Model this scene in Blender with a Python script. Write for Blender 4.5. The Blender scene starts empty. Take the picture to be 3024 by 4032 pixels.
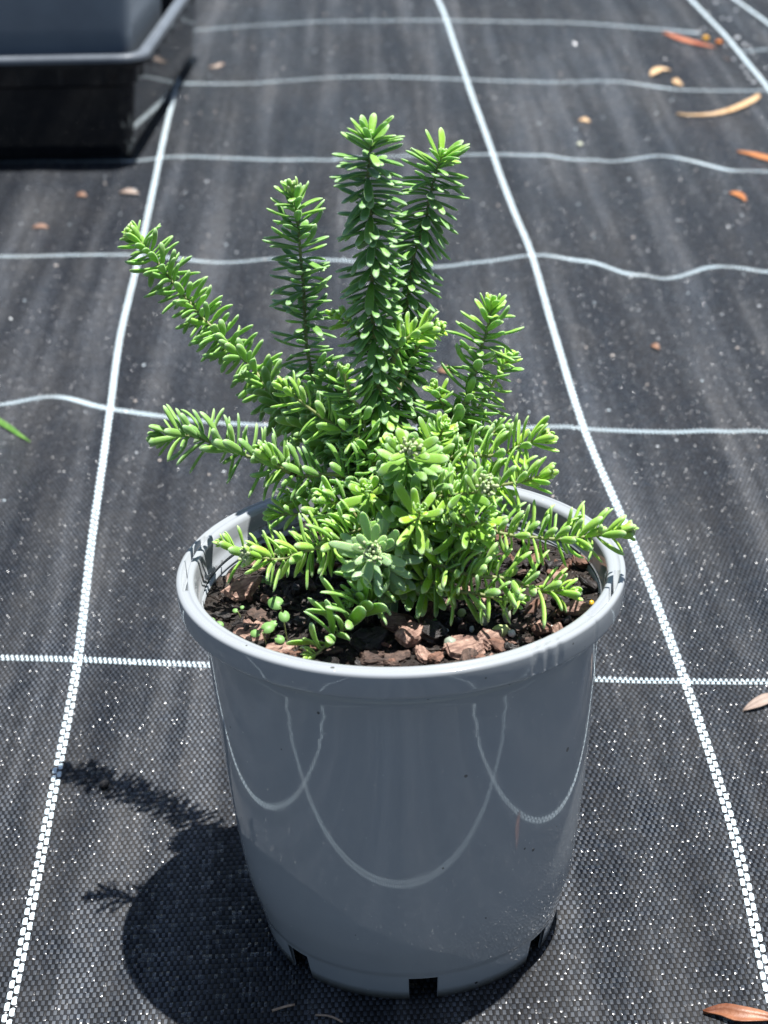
import bpy, bmesh, math, random
import numpy as np
from mathutils import Vector, Matrix, noise
R = math.radians
random.seed(7)
rng = np.random.default_rng(7)
scene = bpy.context.scene
COL = scene.collection

# ---------------------------------------------------------------- camera
cam_d = bpy.data.cameras.new('camera')
cam = bpy.data.objects.new('camera', cam_d); COL.objects.link(cam)
cam_d.sensor_fit = 'HORIZONTAL'; cam_d.sensor_width = 36.0
cam_d.lens = 98.95
cam_d.clip_start = 0.02; cam_d.clip_end = 200
PITCH = 0.4326127; ROLL = 0.0344497
mrot = Matrix.Rotation(math.pi/2 - PITCH, 4, 'X') @ Matrix.Rotation(-ROLL, 4, 'Z')
cam.matrix_world = Matrix.Translation((-0.006479, -0.848024, 0.604561)) @ mrot
cam_d.dof.use_dof = True
cam_d.dof.focus_distance = 0.985
cam_d.dof.aperture_fstop = 20
scene.camera = cam
# ---------------------------------------------------------------- light
SUN_EL, SUN_AZ = 78.0, 9.2           # azimuth measured from +X towards +Y
w = bpy.data.worlds.new("World"); scene.world = w; w.use_nodes = True
nt = w.node_tree; bg = nt.nodes['Background']
sky = nt.nodes.new('ShaderNodeTexSky'); sky.sky_type = 'NISHITA'; sky.sun_disc = False
sky.sun_elevation = R(SUN_EL); sky.sun_rotation = R(90 - SUN_AZ)
sky.air_density = 1.0; sky.dust_density = 1.0; sky.ozone_density = 1.0
nt.links.new(sky.outputs[0], bg.inputs[0]); bg.inputs[1].default_value = 0.054
sd = bpy.data.lights.new('sun', 'SUN'); sd.energy = 5.0; sd.angle = R(0.53); sd.color = (1, 0.985, 0.96)
so = bpy.data.objects.new('sun', sd); COL.objects.link(so)
sv = Vector((math.cos(R(SUN_EL))*math.cos(R(SUN_AZ)), math.cos(R(SUN_EL))*math.sin(R(SUN_AZ)), math.sin(R(SUN_EL))))
so.rotation_euler = sv.to_track_quat('Z', 'Y').to_euler(); so.location = sv*3
scene.view_settings.view_transform = 'Standard'; scene.view_settings.look = 'None'
scene.view_settings.exposure = 0.84; scene.view_settings.gamma = 1.0
scene.view_settings.use_curve_mapping = False
scene.cycles.max_bounces = 8

STEMS = [
('A', [(0.002, 0.004, 0.165), (-0.0233, 0.035, 0.2278), (-0.0372, 0.055, 0.2303), (-0.0551, 0.085, 0.2328), (-0.0685, 0.105, 0.2444), (-0.0888, 0.125, 0.2592), (-0.1113, 0.145, 0.2818), (-0.1254, 0.152, 0.299)], 12, 0.82, 'up', 0),
('B', [(0.002, 0.004, 0.165), (-0.0123, 0.01, 0.2156), (-0.0244, 0.012, 0.2258), (-0.045, 0.015, 0.2259), (-0.0697, 0.022, 0.234), (-0.0904, 0.028, 0.2401), (-0.1063, 0.031, 0.2394)], 13.5, 1.1, 'flat', 1),
('B2', [(-0.045, 0.015, 0.2259), (-0.0529, 0.012, 0.232), (-0.0606, 0.01, 0.2399)], 10, 1.3, 'flat', 0),
('C', [(0.002, 0.004, 0.165), (-0.0183, 0.03, 0.2218), (-0.0344, 0.06, 0.2466), (-0.0392, 0.068, 0.262), (-0.04, 0.075, 0.2934), (-0.0409, 0.078, 0.3189), (-0.0428, 0.08, 0.3379)], 13, 0.9, 'up', 1),
('D', [(0.002, 0.004, 0.165), (-0.0042, 0.015, 0.221), (-0.0055, 0.025, 0.2416), (-0.0086, 0.035, 0.2885), (-0.0072, 0.04, 0.3295), (-0.0085, 0.04, 0.3503), (-0.0064, 0.04, 0.3714)], 13, 0.7, 'droop', 0),
('E', [(0.002, 0.004, 0.165), (0.0008, 0.04, 0.219), (0.0042, 0.06, 0.2657), (0.0101, 0.07, 0.3021), (0.0164, 0.075, 0.3222), (0.0218, 0.08, 0.3421), (0.0255, 0.08, 0.3514)], 13.5, 0.7, 'droop', 0),
('F', [(0.002, 0.004, 0.165), (0.0161, 0.02, 0.2248), (0.0264, 0.035, 0.2385), (0.0316, 0.04, 0.248), (0.0411, 0.048, 0.2732), (0.0454, 0.05, 0.2911)], 13.5, 0.95, 'up', 0),
('F2', [(0.002, 0.004, 0.165), (0.0199, 0.04, 0.2183), (0.036, 0.06, 0.2324), (0.045, 0.065, 0.244), (0.0539, 0.068, 0.2586)], 10.5, 1.3, 'up', 0),
('s7', [(-0.0101, 0.04, 0.2736), (-0.016, 0.045, 0.2819), (-0.0257, 0.05, 0.2886)], 9.5, 1.7, 'up', 0),
('s8', [(-0.0021, 0.035, 0.2664), (0.0065, 0.03, 0.2833), (0.0208, 0.028, 0.2883)], 10, 1.1, 'flat', 0),
('s8b', [(-0.0004, 0.04, 0.251), (0.0064, 0.05, 0.2603), (0.012, 0.055, 0.2717), (0.0145, 0.058, 0.2817)], 10, 1.2, 'up', 0),
('s9', [(0.0309, 0.045, 0.2319), (0.0235, 0.04, 0.2445), (0.0179, 0.038, 0.2574)], 9.5, 1.5, 'up', 0),
('G', [(0.002, 0.004, 0.165), (-0.0117, 0.015, 0.2337), (-0.0243, 0.02, 0.2448), (-0.0355, 0.022, 0.2524), (-0.0492, 0.025, 0.2636)], 12.5, 1.6, 'flat', 0),
('G2', [(0.002, 0.004, 0.165), (-0.0179, 0.03, 0.2332), (-0.0237, 0.045, 0.2453), (-0.0283, 0.05, 0.2616)], 11, 1.3, 'up', 0),
('G3', [(0.002, 0.004, 0.165), (-0.0134, 0.02, 0.2439), (-0.019, 0.02, 0.2596), (-0.0215, 0.02, 0.2729)], 10.5, 1.3, 'up', 0),
('b11', [(0.002, 0.004, 0.165), (0.002, -0.005, 0.2252), (0.0043, -0.015, 0.2427), (0.0053, -0.03, 0.256)], 12.5, 1.0, 'rosette', 2),
('H', [(0.002, 0.004, 0.165), (0.0127, 0.01, 0.2248), (0.0293, 0.01, 0.2343), (0.0417, 0.005, 0.236), (0.0534, 0.003, 0.2408), (0.0649, 0.0, 0.2465)], 13, 1.2, 'flat', 0),
('H2', [(0.002, 0.004, 0.165), (0.0154, 0.03, 0.2228), (0.0347, 0.035, 0.2314), (0.0505, 0.035, 0.2365)], 10, 1.3, 'flat', 0),
('H3', [(0.002, 0.004, 0.165), (0.0088, 0.02, 0.2251), (0.0172, 0.015, 0.2382), (0.0224, 0.01, 0.249)], 11, 1.3, 'up', 0),
('I', [(0.002, 0.004, 0.165), (0.0162, -0.002, 0.2189), (0.0325, -0.005, 0.2241), (0.0487, -0.008, 0.2279), (0.0645, -0.01, 0.2335)], 13.5, 1.25, 'flat', 0),
('b14', [(0.002, 0.004, 0.165), (0.0078, -0.01, 0.2184), (0.0222, -0.02, 0.2286), (0.0315, -0.025, 0.2327), (0.0371, -0.033, 0.2386)], 11.5, 1.0, 'flat', 2),
('J', [(0.002, 0.004, 0.165), (0.0198, -0.015, 0.218), (0.0355, -0.02, 0.2131), (0.0486, -0.022, 0.2104), (0.0649, -0.022, 0.2073), (0.0818, -0.02, 0.2069), (0.0979, -0.02, 0.2089)], 12.5, 1.2, 'flat', 1),
('K', [(0.002, 0.004, 0.165), (0.0034, -0.015, 0.2097), (0.0073, -0.03, 0.2221), (0.0089, -0.04, 0.2317)], 15, 1.9, 'rosette', 0),
('r17', [(0.002, 0.004, 0.165), (0.0196, -0.015, 0.2091), (0.0293, -0.025, 0.2168), (0.0365, -0.033, 0.2231)], 15, 2.1, 'rosette', 0),
('r25', [(0.002, 0.004, 0.165), (-0.0063, 0.0, 0.2143), (-0.0112, -0.012, 0.2267), (-0.0128, -0.02, 0.2336)], 13, 1.9, 'rosette', 0),
('L', [(0.002, 0.004, 0.165), (0.0151, -0.02, 0.1948), (0.0227, -0.025, 0.1952), (0.0321, -0.028, 0.1945), (0.0496, -0.03, 0.1908), (0.0627, -0.032, 0.1877), (0.0722, -0.033, 0.1872)], 15, 1.45, 'flat', 0),
('L2', [(0.002, 0.004, 0.165), (0.0175, -0.01, 0.1978), (0.0296, -0.015, 0.1997), (0.0395, -0.018, 0.1951)], 13, 1.7, 'flat', 0),
('M', [(0.002, 0.004, 0.165), (-0.0065, -0.01, 0.2122), (-0.019, -0.015, 0.2115), (-0.0345, -0.02, 0.2064), (-0.0514, -0.022, 0.2026), (-0.0652, -0.024, 0.2055)], 13.5, 1.25, 'flat', 2),
('N', [(0.002, 0.004, 0.165), (-0.0129, 0.0, 0.2032), (-0.0462, 0.0, 0.1953), (-0.0628, 0.0, 0.1937), (-0.0722, 0.0, 0.1961), (-0.0794, 0.0, 0.1998)], 12, 1.9, 'flat', 0),
('N2', [(0.002, 0.004, 0.165), (-0.0128, 0.01, 0.2031), (-0.0342, 0.012, 0.2076), (-0.0458, 0.012, 0.208), (-0.0562, 0.012, 0.2079)], 12, 2.0, 'flat', 0),
('N3', [(0.002, 0.004, 0.165), (-0.0144, 0.02, 0.2146), (-0.0335, 0.03, 0.2108), (-0.0508, 0.035, 0.2046)], 12, 1.5, 'flat', 0),
('O', [(0.002, 0.004, 0.165), (-0.0073, -0.01, 0.1896), (-0.0107, -0.025, 0.2027), (-0.0122, -0.042, 0.2144)], 15, 0.75, 'rosette', 2),
('P', [(0, -0.004, 0.17), (-0.0034, -0.02, 0.1876), (-0.0138, -0.03, 0.184), (-0.0271, -0.043, 0.1773), (-0.0363, -0.05, 0.171), (-0.0387, -0.051, 0.1701)], 18, 1.9, 'low', 0),
('P2', [(0, -0.004, 0.17), (-0.0053, -0.02, 0.1922), (-0.0156, -0.028, 0.1898), (-0.0217, -0.032, 0.1865)], 17, 1.9, 'low', 0),
('f1', [(0.002, 0.004, 0.165), (-0.002, 0.0, 0.2231), (-0.0017, 0.0, 0.2342), (-0.0023, 0.0, 0.2453)], 11.5, 1.2, 'up', 0),
('f2', [(0.002, 0.004, 0.165), (0.0081, 0.0, 0.2183), (0.0125, 0.0, 0.2315), (0.0174, -0.01, 0.2401)], 11.5, 1.2, 'flat', 0),
('f4', [(0.002, 0.004, 0.165), (-0.0168, 0.0, 0.2079), (-0.0267, 0.0, 0.2173), (-0.0346, -0.005, 0.2221)], 12, 1.3, 'flat', 0),
('L3', [(0, -0.002, 0.168), (0.0108, -0.022, 0.1892), (0.0236, -0.03, 0.1882), (0.0383, -0.036, 0.1873), (0.0502, -0.038, 0.1868)], 13.5, 2.2, 'flat', 0),
('f6', [(0.002, 0.004, 0.165), (0.0082, 0.02, 0.1999), (0.0297, 0.03, 0.2015), (0.0428, 0.035, 0.2022)], 12, 1.3, 'flat', 0),
('f7', [(0.002, 0.004, 0.165), (-0.0084, 0.02, 0.2075), (-0.014, 0.03, 0.2239), (-0.0198, 0.03, 0.2378)], 11.5, 1.2, 'up', 0),
('f8', [(0.002, 0.004, 0.165), (-0.0108, -0.01, 0.2056), (-0.0211, -0.01, 0.2038), (-0.03, -0.01, 0.2086)], 12.5, 1.4, 'flat', 0),
('f10', [(0.002, 0.004, 0.165), (0.0086, 0.02, 0.2137), (0.0153, 0.025, 0.2295), (0.0157, 0.03, 0.2387)], 11, 1.2, 'up', 0),
]
ROWS = [
[(-0.3596, 1.0624), (-0.2719, 1.0583), (-0.2147, 1.0505), (-0.148, 1.0223), (-0.0968, 1.0276), (-0.0409, 1.0146), (0.0603, 0.9871), (0.1376, 1.0057), (0.1779, 0.9836), (0.2424, 0.9306), (0.3039, 0.9564), (0.3419, 0.9392)],
[(-0.3019, 0.6795), (-0.2604, 0.6931), (-0.2158, 0.6648), (-0.1477, 0.6352), (-0.0911, 0.6228), (0.1163, 0.6023), (0.1427, 0.5972), (0.2167, 0.5817), (0.2759, 0.572)],
[(-0.2406, 0.2728), (-0.1937, 0.2654), (-0.1166, 0.2525), (0.1162, 0.2194), (0.1637, 0.2139), (0.2107, 0.209)],
[(-0.258, 1.3839), (-0.2038, 1.3956), (-0.0627, 1.3662), (-0.0279, 1.3729), (0.1235, 1.3645), (0.2348, 1.3152), (0.3049, 1.3299), (0.3628, 1.2652), (0.399, 1.2572)],
[(-0.2447, 1.7393), (-0.1525, 1.721), (-0.0391, 1.7383), (0.108, 1.7117), (0.2184, 1.6809), (0.291, 1.6798), (0.3672, 1.6263), (0.4613, 1.6035)],
[(-0.2488, 2.0464), (-0.1292, 2.0629), (-0.0531, 2.0808), (0.1057, 2.0575), (0.2723, 2.0089), (0.3895, 1.9515), (0.4285, 1.9251)],
[(0.4629, 1.8045), (0.4983, 1.8095)]]
COLS = [
[(-0.2605, 2.2645), (-0.2492, 2.0704), (-0.2431, 1.696), (-0.2374, 1.4383), (-0.2308, 1.1755), (-0.2274, 1.0477), (-0.2234, 0.8398), (-0.2144, 0.6619), (-0.203, 0.4372), (-0.1928, 0.2654), (-0.1892, 0.1279), (-0.1866, 0.021), (-0.1853, -0.0724)],
[(0.0953, 2.2029), (0.1026, 2.0581), (0.1106, 1.7656), (0.1226, 1.3911), (0.1306, 1.1484), (0.1373, 1.0017), (0.14, 0.792), (0.144, 0.5971), (0.1564, 0.3943), (0.1637, 0.2139), (0.1654, 0.0609), (0.1608, -0.0577)],
[(0.4511, 2.1412), (0.459, 1.9258), (0.4603, 1.7891), (0.4637, 1.6169)]]
LITTER = [
('long curved tan gum leaf with a dark stalk lying below the seam of the mat', [(0.341, 1.5105), (0.3588, 1.4954), (0.3818, 1.4922), (0.4088, 1.5138), (0.4334, 1.5492), (0.4478, 1.5827)], 7.5, 'tan'),
('orange-brown gum leaf cut off by the right side of the view', [(0.3801, 1.3349), (0.3911, 1.3188), (0.407, 1.2986), (0.4313, 1.2741)], 6, 'orange'),
('rust-brown curled gum leaf at the bottom right corner of the mat', [(0.1283, -0.0868), (0.1366, -0.0892), (0.1442, -0.0935), (0.1603, -0.0957)], 7, 'rust'),
('grey-brown gum leaf with pale tip poking in beside the near cross line on the right', [(0.1908, 0.1762), (0.1979, 0.1798), (0.208, 0.1853), (0.2178, 0.1888)], 6, 'greybrown'),
('forked orange-red twiggy leaf beside the orange beads at top right', [(0.382, 1.9326), (0.3977, 1.8795), (0.417, 1.8491), (0.4348, 1.8301)], 6, 'red'),
('bright green grassy leaf tip reaching in from the left edge of the mat', [(-0.3222, 0.6717), (-0.2958, 0.6394), (-0.2807, 0.6198), (-0.2677, 0.6035)], 2.6, 'green'),
('short pale tan leaf scrap in the middle of the far right mat panel', [(0.3355, 1.6998), (0.3501, 1.7246), (0.3636, 1.7275)], 9, 'tan'),
('small kinked tan leaf scrap just below the short pale one at the far right', [(0.3608, 1.6791), (0.3614, 1.6552), (0.3671, 1.6449)], 7, 'tan'),
('oval grey-brown leaf scrap left of the far end of the left seam', [(-0.2668, 1.261), (-0.257, 1.2582), (-0.2463, 1.2552)], 6, 'greybrown'),
('small orange leaf scrap in the right mat panel above the wavy seam', [(0.347, 1.1829), (0.3539, 1.1692), (0.3589, 1.1526)], 4.5, 'orange'),
('thin pale twig lying on the mat in front of the pot base on the left', [(-0.0649, -0.0747), (-0.0603, -0.0736), (-0.0547, -0.0716)], 1.2, 'twig'),
('curved thread-like twig at the bottom edge in front of the pot', [(-0.0451, -0.0787), (-0.0392, -0.0807), (-0.033, -0.0849)], 1.0, 'twig'),
('small flat grey-brown flake beside the tray at the far left seam', [(-0.2093, 1.8138), (-0.1973, 1.8095), (-0.1896, 1.8289)], 4, 'greybrown'),
('narrow brown leaf scrap on the mat at the left of the dark tray shadow', [(-0.3406, 1.1466), (-0.3316, 1.1471), (-0.3247, 1.1463)], 4, 'brown'),
('narrow tan leaf scrap at the middle of the far right panel', [(0.2275, 1.4884), (0.2399, 1.4826)], 5, 'tan'),
('small brown leaf scrap left of the oval one near the tray', [(-0.3101, 1.2529), (-0.2987, 1.2482)], 5, 'brown'),
('pale brown leaf scrap just right of the second upright shoot of the shrub', [(0.04, 0.7269), (0.0508, 0.7197)], 6, 'brown'),
('brown leaf scrap right of the right seam at middle distance', [(0.2143, 0.7605), (0.2206, 0.7513)], 4, 'brown')]
PELLETS = [
('round black pellet lying in the thin shadow left of the pot', (-0.162, 0.1238), 3.3, 'black'),
('amber bead at the top right corner, left one of two', (0.4301, 1.8799), 4.2, 'amber'),
('orange bead at the top right corner, right one of two', (0.4436, 1.8557), 4.2, 'orange'),
('small ivory seed husk on the far right mat panel', (0.2179, 1.3805), 3.6, 'ivory')]
GLINTS = [((0.481, 2.1198), 4), ((0.4999, 2.0625), 3), ((0.4727, 2.0117), 3), ((0.4809, 2.0044), 3.5), ((0.4711, 1.8816), 5), ((0.4772, 1.8262), 3.2), ((0.4736, 1.8401), 4), ((0.4637, 1.6759), 3.5), ((0.4782, 1.7103), 2.5), ((0.4285, 1.9251), 3), ((0.4486, 1.8387), 2.5), ((0.4737, 1.8868), 3), ((0.4754, 1.792), 3), ((0.4477, 1.7652), 3), ((0.4387, 1.9522), 3), ((0.4517, 1.7242), 3.2), ((0.4512, 1.6947), 3.2), ((0.4501, 1.6683), 3.2), ((0.4519, 1.6466), 3.6), ((0.4599, 2.0506), 3)]

# ---------------------------------------------------------------- helpers
def tag(o, label=None, cat=None, group=None, kind=None):
    if label: o['label'] = label
    if cat: o['category'] = cat
    if group: o['group'] = group
    if kind: o['kind'] = kind
    return o
def empty(name, loc=(0, 0, 0), rz=0):
    o = bpy.data.objects.new(name, None); COL.objects.link(o)
    o.location = loc; o.rotation_euler = (0, 0, rz); o.empty_display_size = 0.02
    return o
def obj(name, verts, faces, mats, parent=None, smooth=True, midx=None):
    me = bpy.data.meshes.new(name); me.from_pydata([tuple(v) for v in verts], [], faces)
    for m in (mats if isinstance(mats, (list, tuple)) else [mats]): me.materials.append(m)
    if midx is not None: me.polygons.foreach_set('material_index', midx)
    me.polygons.foreach_set('use_smooth', [smooth]*len(me.polygons))
    me.validate(); me.update()
    o = bpy.data.objects.new(name, me); COL.objects.link(o); o.parent = parent
    return o
def add_attr(o, name, data):
    a = o.data.color_attributes.new(name, 'FLOAT_COLOR', 'POINT')
    data = np.asarray(data); d = np.ones((len(o.data.vertices), 4), dtype=np.float32); d[:, :data.shape[1]] = data
    a.data.foreach_set('color', d.ravel())
def spline(pts, step):
    P = np.array(pts, float)
    if P.shape[0] == 2: Q = P
    else:
        E_ = np.vstack([2*P[0]-P[1], P, 2*P[-1]-P[-2]]); Q = []
        for i in range(1, len(E_)-2):
            p0, p1, p2, p3 = E_[i-1], E_[i], E_[i+1], E_[i+2]
            for t in np.linspace(0, 1, 14, endpoint=False):
                Q.append(.5*((2*p1)+(-p0+p2)*t+(2*p0-5*p1+4*p2-p3)*t*t+(-p0+3*p1-3*p2+p3)*t**3))
        Q.append(P[-1]); Q = np.array(Q)
    d = np.r_[0, np.cumsum(np.linalg.norm(np.diff(Q, axis=0), axis=1))]
    n = max(2, int(round(d[-1]/step))+1); s = np.linspace(0, d[-1], n)
    return np.stack([np.interp(s, d, Q[:, k]) for k in range(Q.shape[1])], 1), s
class N:
    """tiny node-graph helper"""
    def __init__(s, name):
        s.m = bpy.data.materials.new(name); s.m.use_nodes = True
        s.t = s.m.node_tree; s.b = s.t.nodes['Principled BSDF']
    def n(s, typ, ins=None, **kw):
        nd = s.t.nodes.new('ShaderNode'+typ)
        for k, v in kw.items(): setattr(nd, k, v)
        for k, v in (ins or {}).items():
            if hasattr(v, 'bl_idname') or isinstance(v, bpy.types.NodeSocket): s.t.links.new(v, nd.inputs[k])
            else: nd.inputs[k].default_value = v
        return nd
    def math(s, op, a, b=0.0, c=None, clamp=False):
        ins = {0: a, 1: b}
        if c is not None: ins[2] = c
        return s.n('Math', ins, operation=op, use_clamp=clamp).outputs[0]
    def mix(s, f, a, b):
        nd = s.t.nodes.new('ShaderNodeMix'); nd.data_type = 'RGBA'
        for i, v in ((0, f), (6, a), (7, b)):
            if isinstance(v, bpy.types.NodeSocket): s.t.links.new(v, nd.inputs[i])
            elif i: nd.inputs[i].default_value = (*v, 1)
            else: nd.inputs[i].default_value = v
        return nd.outputs[2]
    def noise(s, scale, detail=3, vec=None, rough=.5):
        ins = {'Scale': scale, 'Detail': detail, 'Roughness': rough}
        if vec is not None: ins['Vector'] = vec
        return s.n('TexNoise', ins)
    def ramp(s, f, stops):
        nd = s.t.nodes.new('ShaderNodeValToRGB'); s.t.links.new(f, nd.inputs[0])
        e = nd.color_ramp.elements
        while len(e) < len(stops): e.new(.5)
        for el, (p, c) in zip(e, stops):
            el.position = p; el.color = (*c, 1) if len(c) == 3 else c
        return nd.outputs[0]
    def set(s, **kw):
        for k, v in kw.items():
            k = k.replace('_', ' ')
            i = s.b.inputs[k]
            if isinstance(v, bpy.types.NodeSocket): s.t.links.new(v, i)
            elif isinstance(v, tuple) and len(v) == 3 and i.type == 'RGBA': i.default_value = (*v, 1)
            else: i.default_value = v
        return s
    def coord(s, w='Object'): return s.n('TexCoord').outputs[w]

# ---------------------------------------------------------------- materials
def mat_weave():
    g = N('woven_weed_mat')
    co = g.coord()
    wob = g.noise(6.0, 2, co)
    wv = g.n('VectorMath', {0: wob.outputs['Color'], 1: (0.5, 0.5, 0.5)}, operation='SUBTRACT').outputs[0]
    wv = g.n('VectorMath', {0: wv, 'Scale': 0.012}, operation='SCALE').outputs[0]
    cv = g.n('VectorMath', {0: co, 1: wv}, operation='ADD').outputs[0]
    rot = g.n('VectorRotate', {'Vector': cv, 'Angle': R(-1.5)}, rotation_type='Z_AXIS').outputs[0]
    sp = g.n('SeparateXYZ', {0: rot})
    U = g.math('DIVIDE', sp.outputs[0], 0.00155); V = g.math('DIVIDE', sp.outputs[1], 0.0038)
    fu, fv = g.math('FLOOR', U), g.math('FLOOR', V)
    par = g.math('MODULO', g.math('ADD', g.math('ADD', fu, fv), 20000.0), 2.0)       # 1: warp on top
    par = g.math('GREATER_THAN', par, 0.5)
    du = g.math('SUBTRACT', g.math('SUBTRACT', U, fu), 0.5); dv = g.math('SUBTRACT', g.math('SUBTRACT', V, fv), 0.5)
    cell = g.n('CombineXYZ', {0: fu, 1: fv, 2: 0.0}).outputs[0]
    wn = g.n('TexWhiteNoise', {'Vector': cell}, noise_dimensions='3D')
    rnd = g.n('VectorMath', {0: wn.outputs['Color'], 1: (.5, .5, .5)}, operation='SUBTRACT').outputs[0]
    rs = g.n('SeparateXYZ', {0: rnd})
    # curvature of each float: warp bows along y, weft bows along x
    ipar = g.math('SUBTRACT', 1.0, par)
    ny = g.math('MULTIPLY', g.math('MULTIPLY', dv, par), 1.15)
    ny = g.math('ADD', ny, g.math('MULTIPLY', g.math('MULTIPLY', dv, ipar), 0.35))
    nx = g.math('ADD', g.math('MULTIPLY', g.math('MULTIPLY', du, ipar), 1.0), g.math('MULTIPLY', g.math('MULTIPLY', du, par), 0.5))
    fine = g.noise(1500, 3, cv)
    fs = g.n('SeparateXYZ', {0: g.n('VectorMath', {0: fine.outputs['Color'], 1: (.5, .5, .5)}, operation='SUBTRACT').outputs[0]})
    nx = g.math('ADD', nx, g.math('MULTIPLY', rs.outputs[0], 0.45)); ny = g.math('ADD', ny, g.math('MULTIPLY', rs.outputs[1], 0.55))
    nx = g.math('ADD', nx, g.math('MULTIPLY', fs.outputs[0], 0.9)); ny = g.math('ADD', ny, g.math('MULTIPLY', fs.outputs[1], 0.9))
    vn = g.n('CombineXYZ', {0: nx, 1: ny, 2: 0.0}).outputs[0]
    geo = g.n('NewGeometry').outputs['Normal']
    nn = g.n('VectorMath', {0: g.n('VectorMath', {0: geo, 1: vn}, operation='ADD').outputs[0]}, operation='NORMALIZE').outputs[0]
    # dusty areas; streaks paler and darker along the mat
    dust = g.noise(5.5, 6, co, .62); d2 = g.noise(45, 4, co)
    st = g.n('Mapping', {'Vector': co, 'Scale': (26, 2.0, 1)}).outputs[0]
    streak = g.noise(1.0, 4, st, .6)
    dm = g.math('MULTIPLY', g.math('ADD', dust.outputs[0], g.math('MULTIPLY', d2.outputs[0], .5)), g.math('ADD', streak.outputs[0], .3))
    dm = g.ramp(dm, [(.40, (0, 0, 0)), (.78, (1, 1, 1))])
    tone = g.math('ADD', g.math('MULTIPLY', wn.outputs['Value'], .35), .80)
    base = g.mix(par, (0.006, 0.0072, 0.0100), (0.058, 0.067, 0.081))
    base = g.n('VectorMath', {0: base, 'Scale': tone}, operation='SCALE').outputs[0]
    base = g.mix(g.math('MULTIPLY', dm, .30), base, (0.082, 0.076, 0.068))
    st2 = g.n('Mapping', {'Vector': co, 'Scale': (34, 1.3, 1), 'Rotation': (0, 0, R(-4)), 'Location': (3, 0, 0)}).outputs[0]
    s2 = g.ramp(g.noise(1.0, 5, st2, .55).outputs[0], [(.36, (.56, .57, .60)), (.5, (.9, .9, .9)), (.66, (1.9, 1.86, 1.80))])
    base = g.n('VectorMath', {0: base, 1: s2}, operation='MULTIPLY').outputs[0]
    # dark gaps between the tapes
    ed = g.math('MAXIMUM', g.math('MULTIPLY', g.math('ABSOLUTE', du), ipar), g.math('MULTIPLY', g.math('ABSOLUTE', dv), par))
    gap = g.math('GREATER_THAN', ed, 0.43)
    base = g.mix(g.math('MULTIPLY', gap, .85), base, (0.004, 0.004, 0.005))
    g.set(Base_Color=base, Roughness=g.math('ADD', g.math('MULTIPLY', dm, .3), .33), Normal=nn)
    g.b.inputs['Specular IOR Level'].default_value = .9
    rowc = g.n('CombineXYZ', {0: g.math('FLOOR', g.math('DIVIDE', fu, 7.0)), 1: fv, 2: 0.0}).outputs[0]
    rown = g.n('TexWhiteNoise', {'Vector': rowc}, noise_dimensions='3D').outputs['Value']
    spk = g.math('GREATER_THAN', g.math('ADD', g.n('TexWhiteNoise', {'Vector': cell, 'W': 3.0}, noise_dimensions='4D').outputs['Value'], g.math('MULTIPLY', g.math('POWER', rown, 6.0), .40)), .87)
    g.set(Specular_IOR_Level=g.math('ADD', g.math('MULTIPLY', g.math('MULTIPLY', spk, g.math('GREATER_THAN', fine.outputs[0], .5)), .9), .10))
    g.set(Roughness=g.math('SUBTRACT', g.math('ADD', g.math('MULTIPLY', dm, .2), .36), g.math('MULTIPLY', spk, .20)))
    return g.m
def mat_white():
    g = N('white_marker_tape'); co = g.coord()
    n_ = g.noise(300, 3, co)
    gr = g.ramp(g.noise(28, 6, co, .7).outputs[0], [(.45, (0, 0, 0)), (.72, (1, 1, 1))])
    b_ = g.mix(n_.outputs[0], (.55, .70, .77), (.74, .84, .88))
    g.set(Base_Color=g.mix(g.math('MULTIPLY', gr, .45), b_, (.40, .36, .31)), Roughness=.38)
    return g.m
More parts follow.
